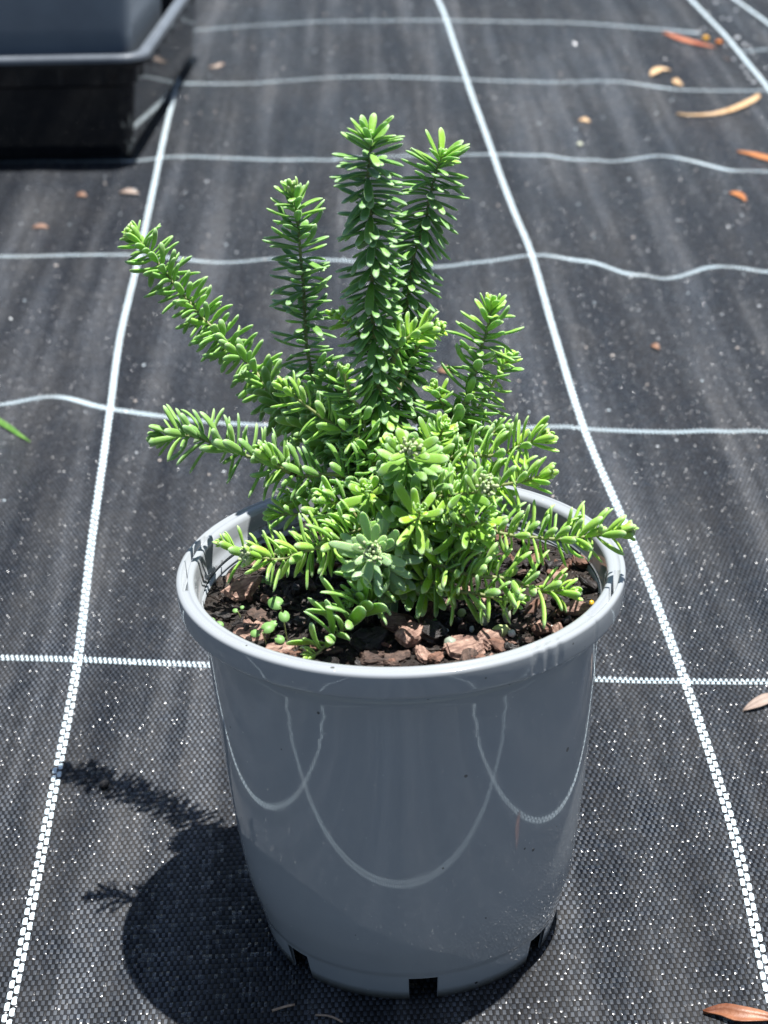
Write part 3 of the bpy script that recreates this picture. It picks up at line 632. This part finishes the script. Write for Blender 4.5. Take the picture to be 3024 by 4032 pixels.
# ---------------------------------------------------------------- leaves
NT, NA = 8, 8
TT = np.array([0, .12, .3, .5, .7, .85, .94, 1.0])
WW = np.array([.26, .50, .80, .96, 1.0, .90, .66, .22])
HH = np.array([.50, .62, .85, .95, 1.0, .92, .70, .25])
ang8 = np.linspace(0, 2*np.pi, NA, endpoint=False)
CX = np.cos(ang8); CZ = np.sin(ang8)
LF = []
for i in range(NT-1):
    for k in range(NA):
        k2 = (k+1) % NA; LF.append((i*NA+k, i*NA+k2, (i+1)*NA+k2, (i+1)*NA+k))
LF.append(tuple(range((NT-1)*NA, NT*NA))); LF.append(tuple(range(NA-1, -1, -1)))
LF = [tuple(f_) for f_ in LF]
def leaf_verts(p, d, up, L, Wd, T, curl, twist=0):
    """p base, d direction, up = adaxial side; curl>0 bends towards up"""
    d = d/np.linalg.norm(d); s = np.cross(d, up); s /= np.linalg.norm(s); u = np.cross(s, d)
    out = []
    x = y = 0.0; ang = -curl*.5; prev = 0.0
    for i in range(NT):
        dt = TT[i]-prev; prev = TT[i]
        ang_ = -curl*.35+curl*TT[i]*1.25
        x += math.cos(ang_)*dt*L; y += math.sin(ang_)*dt*L
        c = p+d*x+u*y
        loc_u = u*math.cos(ang_)-d*math.sin(ang_)
        # section: rounded top, flatter/channelled side towards the stem
        zt = np.where(CZ > 0, CZ*.55-.28*(1-np.abs(CX))*WW[i], CZ*.95)
        out.append(c[None, :]+s[None, :]*(CX*WW[i]*Wd*.5)[:, None]+loc_u[None, :]*(zt*HH[i]*T*.5)[:, None])
    return np.concatenate(out)
class Foliage:
    def __init__(s): s.v, s.f, s.c, s.n = [], [], [], 0
    def add(s, p, d, up, L, Wd, T, curl, tone, young, pale=0):
        V = leaf_verts(p, d, up, L, Wd, T, curl); s.v.append(V)
        s.f += [tuple(i+s.n for i in f_) for f_ in LF]; s.n += len(V)
        c = np.empty((len(V), 3)); c[:, 0] = tone; c[:, 1] = np.maximum(np.repeat(TT, NA), .93*pale); c[:, 2] = young; s.c.append(np.hstack([c, np.tile(np.where(CZ < -.1, 1.0, np.where(np.abs(CX) > .9, 1.6, 0)), NT)[:, None]]))
    def build(s, parent, name='foliage'):
        o = obj(name, np.concatenate(s.v), s.f, M_LEAF, parent); add_attr(o, 'leaf', np.concatenate(s.c)); return o
def tube(P, rad, n=7):
    vs, fs = [], []; P = np.array(P)
    T = np.gradient(P, axis=0); T /= np.linalg.norm(T, axis=1)[:, None]
    u = np.cross(T[0], (0.3, .2, 1.0)); u /= np.linalg.norm(u)
    for i in range(len(P)):
        u = u-T[i]*np.dot(u, T[i]); u /= np.linalg.norm(u); v = np.cross(T[i], u)
        r_ = rad(i/(len(P)-1)) if callable(rad) else rad
        for k in range(n):
            a = 2*math.pi*k/n; rr = r_*(1+.10*math.sin(i*2.1+k*1.7)); vs.append(P[i]+u*math.cos(a)*rr+v*math.sin(a)*rr)
    for i in range(len(P)-1):
        for k in range(n):
            k2 = (k+1) % n; fs.append((i*n+k, i*n+k2, (i+1)*n+k2, (i+1)*n+k))
    fs.append(tuple(range(n-1, -1, -1))); fs.append(tuple(range((len(P)-1)*n, len(P)*n)))
    return vs, fs
shrub = empty('shrub', (0, 0, 0))
tag(shrub, 'small shrub with upright and spreading shoots of felted green leaves in the grey pot', 'shrub')
tp, _ = spline([(.001, .002, .150), (.0, .003, .166), (.001, .001, .178), (.003, .006, .190)], .003)
v_, f_ = tube(tp, lambda t: .0030-.0012*t, 9)
obj('trunk', v_, f_, M_WOOD, shrub)
GA = math.radians(137.5)
def build_stem(code, pts, Lmm, sp, kind, bud):
    P, s = spline(pts, .0012); L = s[-1]
    jit = np.array([[noise.noise(Vector((a*60, k*9.1, hash_(code)))) for k in range(3)] for a in s])*.0012
    P = P+jit*np.minimum(1, s/.01)[:, None]
    T = np.gradient(P, axis=0); T /= np.linalg.norm(T, axis=1)[:, None]
    v_, f_ = tube(P, lambda t: .0013-.0007*t, 7)
    upright = abs(T[-1][2])
    mids = [0 if (i//7) < len(P)*(.35 if code in ('A', 'C', 'D', 'E') else .12) else 1 for i in range(len(f_)-2)]+[0, 1]
    st = obj('branch', v_, f_, [M_WOOD, M_STEM], shrub, midx=mids)
    fo = Foliage()
    rnd = random.Random(hash_(code)*977+5)
    start = {'P': .35, 'P2': .3}.get(code, .10 if len(pts) < 5 else .16)
    if code == 'A': start = .30
    if code == 'B': start = .34
    pos = max(L*start, .012) if L > .03 else L*.2
    phase = rnd.uniform(0, 6.28); i = 0
    yb = {'A': .42, 'C': .12, 'D': .04, 'E': .05, 'B': .30, 'F': .45, 'F2': .6, 'G2': .3, 'G3': .35, 'O': .12, 'b11': .35, 'P': .42, 'P2': .2, 'K': .45, 'r25': .4, 'J': .95, 'L': 1.0, 'M': .8, 'N': .7, 'G': .7, 's7': .8, 's8': .75, 's9': .5, 'H': .75, 'I': .85, 's8b': .4}.get(code, .5)
    while pos < L:
        if rnd.random() < .05: pos += sp*.001; i += 1; continue
        t = pos/L; rem = (L-pos)*1000      # mm from the tip
        P0 = np.array([np.interp(pos, s, P[:, k]) for k in range(3)]); T0 = np.array([np.interp(pos, s, T[:, k]) for k in range(3)]); T0 /= np.linalg.norm(T0)
        a = phase+i*GA+rnd.uniform(-.35, .35)
        u = np.cross(T0, (0, 1, 0.2)); u /= np.linalg.norm(u); v = np.cross(T0, u)
        out = u*math.cos(a)+v*math.sin(a)
        g_ = min(1, rem/14.0)
        if kind == 'up': th = 22+52*g_+10*min(1, rem/60)
        elif kind == 'droop': th = 34+38*min(1, rem/9)+24*min(1, rem/25)+16*min(1, rem/70)
        elif kind == 'flat': th = 22+40*g_+14*min(1, rem/40)
        elif kind == 'rosette': th = 18+52*min(1, rem/9.0)+14*min(1, rem/22)
        else: th = 52+22*g_
        th = math.radians(th+rnd.gauss(0, 10))
        d = T0*math.cos(th)+out*math.sin(th)
        if kind in ('flat', 'low'):
            if d[2] > 0: d[2] += .22
            d[2] += .10
        if kind == 'low': d[2] = abs(d[2]); d[1] -= .10
        d /= np.linalg.norm(d)
        size = (.34+.66*min(1, rem/11.0))*rnd.uniform(.74, 1.15)
        if kind == 'droop': size = rnd.uniform(.86, 1.1)*(.8+.2*min(1, rem/5)); th = th
        curl = rnd.gauss(.35, .35) if kind in ('flat', 'low') and d[2] > 0 else rnd.gauss(-.05, .42)
        if kind == 'droop': curl = rnd.gauss(-.25, .18)
        up = T0-d*np.dot(T0, d)
        if np.linalg.norm(up) < .1: up = out
        wd = {'low': .0054, 'rosette': .0041}.get(kind, .0038 if kind == 'flat' else .0039)*(.62+.38*size)*rnd.uniform(.88, 1.12)
        if code in ('L', 'L2'): wd *= 1.18
        Lf = Lmm*.00119*size
        young = min(1, max(0, yb + .35*(1-min(1, rem/12)) + rnd.gauss(0, .12) + (.35 if code == 'D' and t < .45 and t > .1 else 0)))
        fo.add(P0+out*.0006, d, up, Lf, wd, wd*(.42 if kind in ('low', 'rosette') else .55), curl, min(1, max(0, rnd.gauss(.5, .22)+.25*(1-g_))), young, 1 if code == 'O' else 0)
        i += 1; pos += sp*.00074*(.45+.55*min(1, rem/9))*rnd.uniform(.85, 1.15)
    # the closed tuft of young leaves at the tip
    for k in range(9):
        a = k*GA; u = np.cross(T[-1], (0, 1, .2)); u /= np.linalg.norm(u); v = np.cross(T[-1], u)
        th = math.radians(10+k*3.2); out = u*math.cos(a)+v*math.sin(a); d = T[-1]*math.cos(th)+out*math.sin(th)
        fo.add(P[-1]-T[-1]*.0012, d, T[-1] if th > .25 else out, Lmm*.001*rnd.uniform(.24, .40), .0017, .0012, .1, .85, min(1, yb+.25))
    fo.build(st)
    if bud:
        bv, bf = [], []
        nbud = 34 if bud == 2 else 16; rad = .0048 if bud == 2 else .0030
        for k in range(nbud):
            zc = 1-1.15*(k+.5)/nbud; rr = math.sqrt(max(0, 1-zc*zc)); a = k*GA
            u = np.cross(T[-1], (0, 1, .2)); u /= np.linalg.norm(u); v = np.cross(T[-1], u)
            q = rnd.uniform(.55, 1.1); a += rnd.uniform(-.5, .5)
            c = P[-1]+T[-1]*(zc*rad*.75*q+.001)+(u*math.cos(a)+v*math.sin(a))*rr*rad*q
            dirn = c-(P[-1]-T[-1]*.003); dirn /= np.linalg.norm(dirn)
            tv, tf = tube([c-dirn*.0022, c-dirn*.0012, c-dirn*.0004, c+dirn*.0004, c+dirn*.0008], lambda t: (.00035, .00045, .00078, .00070, .00028)[int(round(t*4))], 6)
            o_ = len(bv); bv += tv; bf += [tuple(i_+o_ for i_ in ff) for ff in tf]
        obj('flower_buds', bv, bf, M_BUD, st)
    return st
def hash_(c): return sum((i+3)*ord(ch) for i, ch in enumerate(c)) % 997
for e in STEMS: build_stem(*e)

# ---------------------------------------------------------------- seedlings and bits in the pot
M_SEED = mat_plain('seedling_green', (.12, .27, .06), (.22, .40, .12), 300, .5, .2, 900, .0002)
def disc_leaf(c, r_, nrm, ax, parent, notch=True):
    nrm = Vector(nrm).normalized(); ax = Vector(ax).normalized(); s_ = nrm.cross(ax).normalized(); ax = s_.cross(nrm)
    vs, fs = [], []; n = 16
    for lay in (0, 1):
        vs.append(Vector(c)+nrm*(.0003 if lay else 0)-nrm*.0005)
        for k in range(n):
            a = 2*math.pi*k/n; q = r_*(.55 if notch and k == n//2 else 1)
            vs.append(Vector(c)+ax*math.cos(a)*q+s_*math.sin(a)*q*.86+nrm*((.0003 if lay else 0)))
    for k in range(n):
        k2 = (k+1) % n
        fs.append((0, 1+k2, 1+k)); fs.append((n+1, n+2+k, n+2+k2)); fs.append((1+k, 1+k2, n+2+k2, n+2+k))
    return obj('leaf', vs, fs, M_SEED, parent)
def seedling(x, y, h_, leaves, label):
    z0 = soilz(x, y); r_ = empty('seedling', (x, y, z0)); tag(r_, label, 'seedling', None)
    v_, f_ = tube(spline([(0, 0, -.001), (-.001, 0, h_*.6), (-.002, 0, h_)], .001)[0], .00035, 6)
    obj('stalk', v_, f_, M_STEM, r_)
    for (dx, dy, dz, rr) in leaves:
        disc_leaf((-.001+dx, dy, dz), rr, (dx*20, -.6+dy*20, .8), (dx+.0001, dy, 0), r_)
for (x, y), h_, lv, l in [((-0.0508, -0.0326), 0.017, [(-0.003, 0.002, 0.0175, 0.00374), (0.0005, -0.003, 0.0135, 0.00281), (-0.0045, -0.002, 0.0095, 0.00203)], 'tallest seedling with stacked round leaves at the left front of the pot'), ((-0.0713, -0.0128), 0.0065, [(-0.0018, 0, 0.0065, 0.00125), (0.0012, 0.001, 0.0075, 0.00101)], 'tiny two-leaved seedling between the pinkish wedge and the flat pink flake'), ((-0.0644, 0.0169), 0.004, [(-0.0022, 0, 0.0045, 0.00172), (0.0022, 0, 0.004, 0.00133)], 'pale pair of seed leaves touching the top of the large pinkish wedge'), ((-0.0585, 0.0174), 0.004, [(0, 0, 0.0045, 0.00312)], 'single pale seed leaf just right of the pinkish wedge'), ((-0.059, -0.0392), 0.008, [(-0.004, 0, 0.0075, 0.00218), (0.0015, 0.001, 0.0095, 0.00312)], 'seedling with two dark leaves over the flat pink flake'), ((-0.0536, -0.0383), 0.004, [(0.001, -0.001, 0.0055, 0.00234)], 'seedling with one narrow leaf hard by the tallest seedling'), ((-0.081, -0.0235), 0.004, [(-0.002, 0.002, 0.0045, 0.00172), (0.0015, -0.001, 0.004, 0.00195)], 'seedling tucked behind the front left rim'), ((0.0085, -0.0283), 0.008, [(-0.001, 0, 0.0085, 0.00125), (0.0005, -0.001, 0.0035, 0.00187)], 'thin pale sprout in the middle of the bark beside the brown splinter'), ((0.0154, -0.0227), 0.003, [(0, 0.0012, 0.0035, 0.00117), (-0.0003, -0.0015, 0.0032, 0.00117)], 'mini seedling with two dot-like leaves right of the thin pale sprout')]:
    seedling(x, y, h_, lv, l)

def blob(name, loc, r_, mat, label, cat, group=None, sq=(1, .8, .7), amt=.18):
    bm = bmesh.new(); bmesh.ops.create_icosphere(bm, subdivisions=3, radius=1)
    sd_ = random.uniform(0, 50)
    for v in bm.verts:
        k = 1+amt*noise.noise(v.co*1.6+Vector((sd_, 0, 0))); v.co = Vector((v.co.x*sq[0]*k, v.co.y*sq[1]*k, v.co.z*sq[2]*k))*r_
    me = bpy.data.meshes.new(name); bm.to_mesh(me); bm.free(); me.materials.append(mat)
    for p in me.polygons: p.use_smooth = True
    o = bpy.data.objects.new(name, me); COL.objects.link(o); o.location = loc; o.rotation_euler = (0, 0, random.uniform(0, 6))
    tag(o, label, cat, group); return o
PELMAT['husk_grey'] = mat_plain('grey_green_pellet', (.22, .26, .19), (.36, .40, .32), 200, .5, .3, 900, .0003)
for (x, y), r_, m, l, c_, sq_ in [((0.0202, -0.0462), 3.0, 'husk_grey', 'grey-green round pellet among the bark at the front', 'pellet', (1, 0.9, 0.95)), ((0.0423, -0.0368), 3.9, 'lime', 'pale lime-green husk right of the blocky pink bark', 'husk', (1.15, 0.75, 0.7)), ((0.0472, -0.0371), 1.8, 'white', 'small white nub at the right end of the lime husk', 'perlite', (1, 1, 1)), ((0.0463, -0.0197), 2.9, 'ivory', 'ivory husk standing upright below the low right shoot', 'husk', (0.7, 0.6, 1.25)), ((0.0366, -0.0208), 3.3, 'ivory', 'pale two-toned husk left of the ivory upright one', 'husk', (0.75, 0.6, 1.25)), ((0.0265, -0.0138), 2.3, 'lime', 'lime-green crumb behind the pale husks', 'husk', (1, 0.8, 0.9)), ((0.0303, -0.0282), 1.4, 'white', 'perlite grain left of the lime husk', 'perlite', (0.8, 0.7, 1.2)), ((0.065, -0.0359), 1.35, 'white', 'bright white perlite grain beside the orange-brown nugget', 'perlite', (1, 0.9, 0.8)), ((0.0847, -0.0114), 1.7, 'yellow', 'yellow fertiliser bead against the right inner rim', 'bead', (0.8, 0.8, 1.1)), ((-0.0619, 0.0238), 0.8, 'white', 'tiny white grain at the back left of the soil', 'perlite', (1, 1, 0.8)), ((0.0191, -0.0282), 1.0, 'white', 'white speck of perlite by the black lump', 'perlite', (1, 1, 0.8))]:
    blob(c_, (x, y, soilz(x, y)+r_*.0009+.001), r_*.001, PELMAT[m], l, c_, None, sq_, .2)


# ---------------------------------------------------------------- litter on the mat
def litter(label, pts, wmm, col):
    thick = .0006; twig = col == 'twig'
    P, s = spline(pts, .003)
    c0 = P[0]; z0 = float(gz(*c0))
    if twig:
        Q = [(p[0]-c0[0], p[1]-c0[1], float(gz(*p))-z0+wmm*.0005+.0003+.001*math.sin(i/len(P)*3.1)) for i, p in enumerate(P)]
        v_, f_ = tube(Q, wmm*.0005, 6); o = obj('twig', v_, f_, LITMAT[col]); o.location = (*c0, z0); tag(o, label, 'twig'); return
    T = np.gradient(P, axis=0); T /= np.linalg.norm(T, axis=1)[:, None]
    vs, fs = [], []; n = len(P); m = 5; sc = 1
    for lay in (0, 1):
        for i in range(n):
            t = i/(n-1); wv = wmm*.0005*max(.06, math.sin(math.pi*min(1, max(0, t*1.06-.03)))**.55)
            if col == 'tan' and wmm == 7.5: wv = wmm*.0005*max(.12, (min(1, max(0, (t-.12)/.5))**.8)*(1 if t < .9 else (1-t)/.1*.7+.3))
            for j in range(m):
                b = -1+2*j/(m-1)
                px = P[i][0]-T[i][1]*b*wv; py = P[i][1]+T[i][0]*b*wv
                z = float(gz(px, py))+.0006+.0035*math.sin(math.pi*t)*(.6+.4*b)+.0016*b*b*(wmm/6)+.0006*noise.noise(Vector((px*90, py*90, 0)))
                vs.append((px-c0[0], py-c0[1], z-z0-(thick if lay else 0)))
    q = n*m
    for i in range(n-1):
        for j in range(m-1):
            a = i*m+j; fs.append((a, a+m, a+m+1, a+1)); fs.append((q+a, q+a+1, q+a+m+1, q+a+m))
        fs.append((i*m, q+i*m, q+(i+1)*m, (i+1)*m)); a = i*m+m-1; fs.append((a, a+m, q+a+m, q+a))
    fs.append(tuple(range(m))+tuple(q+j for j in range(m-1, -1, -1)))
    a = (n-1)*m; fs.append(tuple(a+j for j in range(m-1, -1, -1))+tuple(q+a+j for j in range(m)))
    o = obj('dry_leaf' if col != 'green' else 'grass_leaf', vs, fs, LITMAT[col]); o.location = (*c0, z0)
    tag(o, label, 'leaf')
for e in LITTER: litter(*e)
for l, (x, y), r_, c in PELLETS:
    blob('seed_husk' if c == 'ivory' else 'pellet' if c == 'black' else 'bead', (x, y, float(gz(x, y))+r_*.0006), r_*.001, PELMAT[c], l, 'seed' if c == 'ivory' else 'bead', None, (1, .8, .62) if c != 'amber' else (1, 1, .9), .1 if c != 'ivory' else .25)
for (x, y), r_ in GLINTS:
    blob('water_droplet', (x, y, float(gz(x, y))+r_*.00025), r_*.00062, M_GLINT, 'droplet by the far right seam, '+('near the top edge' if y > 1.97 else 'beside the amber bead' if y > 1.80 else 'by the curved leaf tip')+(' on the left' if x < .448 else ' on the right' if x > .462 else '')+(', larger' if r_ > 3.4 else ', tiny' if r_ < 2.8 else ''), 'droplet', 'droplets beside the far right seam', (1, 1, .6), .05)
# scattered sand, grit and tiny husks; far white grains paint glints
vs, fs, cs = [], [], []
pal = [(.62, .60, .56), (.5, .47, .42), (.45, .22, .12), (.30, .16, .10), (.70, .72, .74), (.2, .12, .08), (.12, .10, .09)]
for i in range(7000):
    y = random.uniform(-.25, 2.4)
    x = random.uniform(-.45, .65)*(0.5+.25*max(0, y))
    if math.hypot(x, y) < .075: continue
    dens = noise.noise(Vector((x*6, y*4, 3)))+.25+.25*(x > 0)
    if random.random() > .35+dens: continue
    s = random.choice((.00025, .0003, .0004, .0004, .0005, .0006, .0009 if y > .2 else .0005, .0014 if y > .3 else .0005))*random.uniform(.7, 1.3)
    c = random.choices(pal, (5, 3, 2, 2, 3, 2, 3))[0]
    if y > .45 and random.random() < .10: s = random.uniform(.0006, .0012); c = random.choice(((.85, .88, .9), (.8, .7, .62), (.75, .85, .9))); b0 = len(vs); z = float(gz(x, y))+s*.5+.0002
    ax = [(1, 0, 0), (0, 1, 0), (-1, 0, 0), (0, -1, 0), (0, 0, .8), (0, 0, -.8)]
    st = random.uniform(1, 1.9) if s > .0006 else 1; an = random.uniform(0, 3.1)
    for d in ax:
        k = random.uniform(.75, 1.25); dx, dy = d[0]*st*k, d[1]*k
        vs.append((x+s*(dx*math.cos(an)-dy*math.sin(an)), y+s*(dx*math.sin(an)+dy*math.cos(an)), z+s*d[2]*k)); cs.append(c)
    for a, b in ((0, 1), (1, 2), (2, 3), (3, 0)): fs.append((b0+a, b0+b, b0+4)); fs.append((b0+b, b0+a, b0+5))
sand = obj('sand_grit', vs, fs, M_SAND, smooth=False); add_attr(sand, 'leaf', np.array(cs))
tag(sand, 'scattered sand grains, husk crumbs and pale painted glints on the weed mat', 'grit', None, 'stuff')

# ---------------------------------------------------------------- black tray with a grey square pot in it
def rounded(hx, hy, r_, n=6):
    out = []
    for cx, cy, a0 in ((hx-r_, hy-r_, 0), (-hx+r_, hy-r_, 90), (-hx+r_, -hy+r_, 180), (hx-r_, -hy+r_, 270)):
        for k in range(n+1):
            a = R(a0+90*k/n); out.append((cx+r_*math.cos(a), cy+r_*math.sin(a)))
    return out
def loft(name, rings, mat, parent, cap0=True, cap1=True, smooth=True):
    vs, fs = [], []; n = len(rings[0][0])
    for ring, z in rings: vs += [(p[0], p[1], z) for p in ring]
    for i in range(len(rings)-1):
        for k in range(n): k2 = (k+1) % n; fs.append((i*n+k, i*n+k2, (i+1)*n+k2, (i+1)*n+k))
    if cap0: fs.append(tuple(range(n-1, -1, -1)))
    if cap1: fs.append(tuple(range((len(rings)-1)*n, len(rings)*n)))
    o = obj(name, vs, fs, mat, parent, smooth=False)
    for p in o.data.polygons: p.use_smooth = False
    return o
TW, TL, TH = .20, .245, .121      # half width, half length, height
tray = empty('nursery_tray', (-.448, 1.640, 0), R(-4.0))
tag(tray, 'deep black plastic nursery tray with its rim highlight painted grey at the far left', 'tray')
rg = lambda e, r_: rounded(TW+e, TL+e, r_)
loft('tray_body', [(rg(-.004, .012), .002), (rg(.000, .014), .008), (rg(.010, .018), .085), (rg(.014, .020), .088), (rg(.016, .020), .112),
                   (rg(.0135, .018), .112), (rg(.008, .016), .085), (rg(-.003, .012), .010)], M_BLACK, tray, True, True)
M_RIM = mat_plain('tray_rim_highlight', (.12, .135, .155), (.17, .19, .215), 40, .28, .1, 600, .0002)  # grey paints the highlight along the black tray's rim
loft('tray_skirt', [(rg(.0155, .020), .110), (rg(.0275, .028), .109), (rg(.0285, .028), .111), (rg(.0285, .028), .1185), (rg(.0155, .020), .1185)], M_BLACK, tray, False, False)
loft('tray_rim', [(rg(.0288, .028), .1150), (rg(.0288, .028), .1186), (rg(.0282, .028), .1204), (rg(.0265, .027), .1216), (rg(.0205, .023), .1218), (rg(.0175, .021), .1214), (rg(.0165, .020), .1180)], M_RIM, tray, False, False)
for k_ in range(-4, 5):
    bx = [(k_*.045-.003, -TL-.0165), (k_*.045+.003, -TL-.0165), (k_*.045+.003, -TL-.010), (k_*.045-.003, -TL-.010)]
    loft('tray_rib', [(bx, .089), (bx, .1085)], M_BLACK, tray)
    by = [(TW+.010, k_*.055-.003), (TW+.0165, k_*.055-.003), (TW+.0165, k_*.055+.003), (TW+.010, k_*.055+.003)]
    loft('tray_rib', [(by, .089), (by, .1085)], M_BLACK, tray)
sq = empty('square_pot', (-.372, 1.545, .012), R(-4.0))
tag(sq, 'tall slate-grey square plant pot standing inside the black tray', 'plant pot')
q = lambda h_, r_: rounded(h_, h_, r_)
loft('pot_wall', [(q(.112, .014), .0), (q(.114, .016), .004), (q(.1285, .018), .290), (q(.125, .016), .290), (q(.111, .014), .006)], M_GREY, sq, True, True)
loft('pot_rim', [(q(.1283, .018), .268), (q(.136, .020), .268), (q(.137, .020), .292), (q(.1245, .016), .293), (q(.1242, .016), .285)], M_GREY, sq, False, False)
loft('pot_soil', [(q(.118, .014), .255), (q(.1235, .014), .268)], M_SOIL, sq)
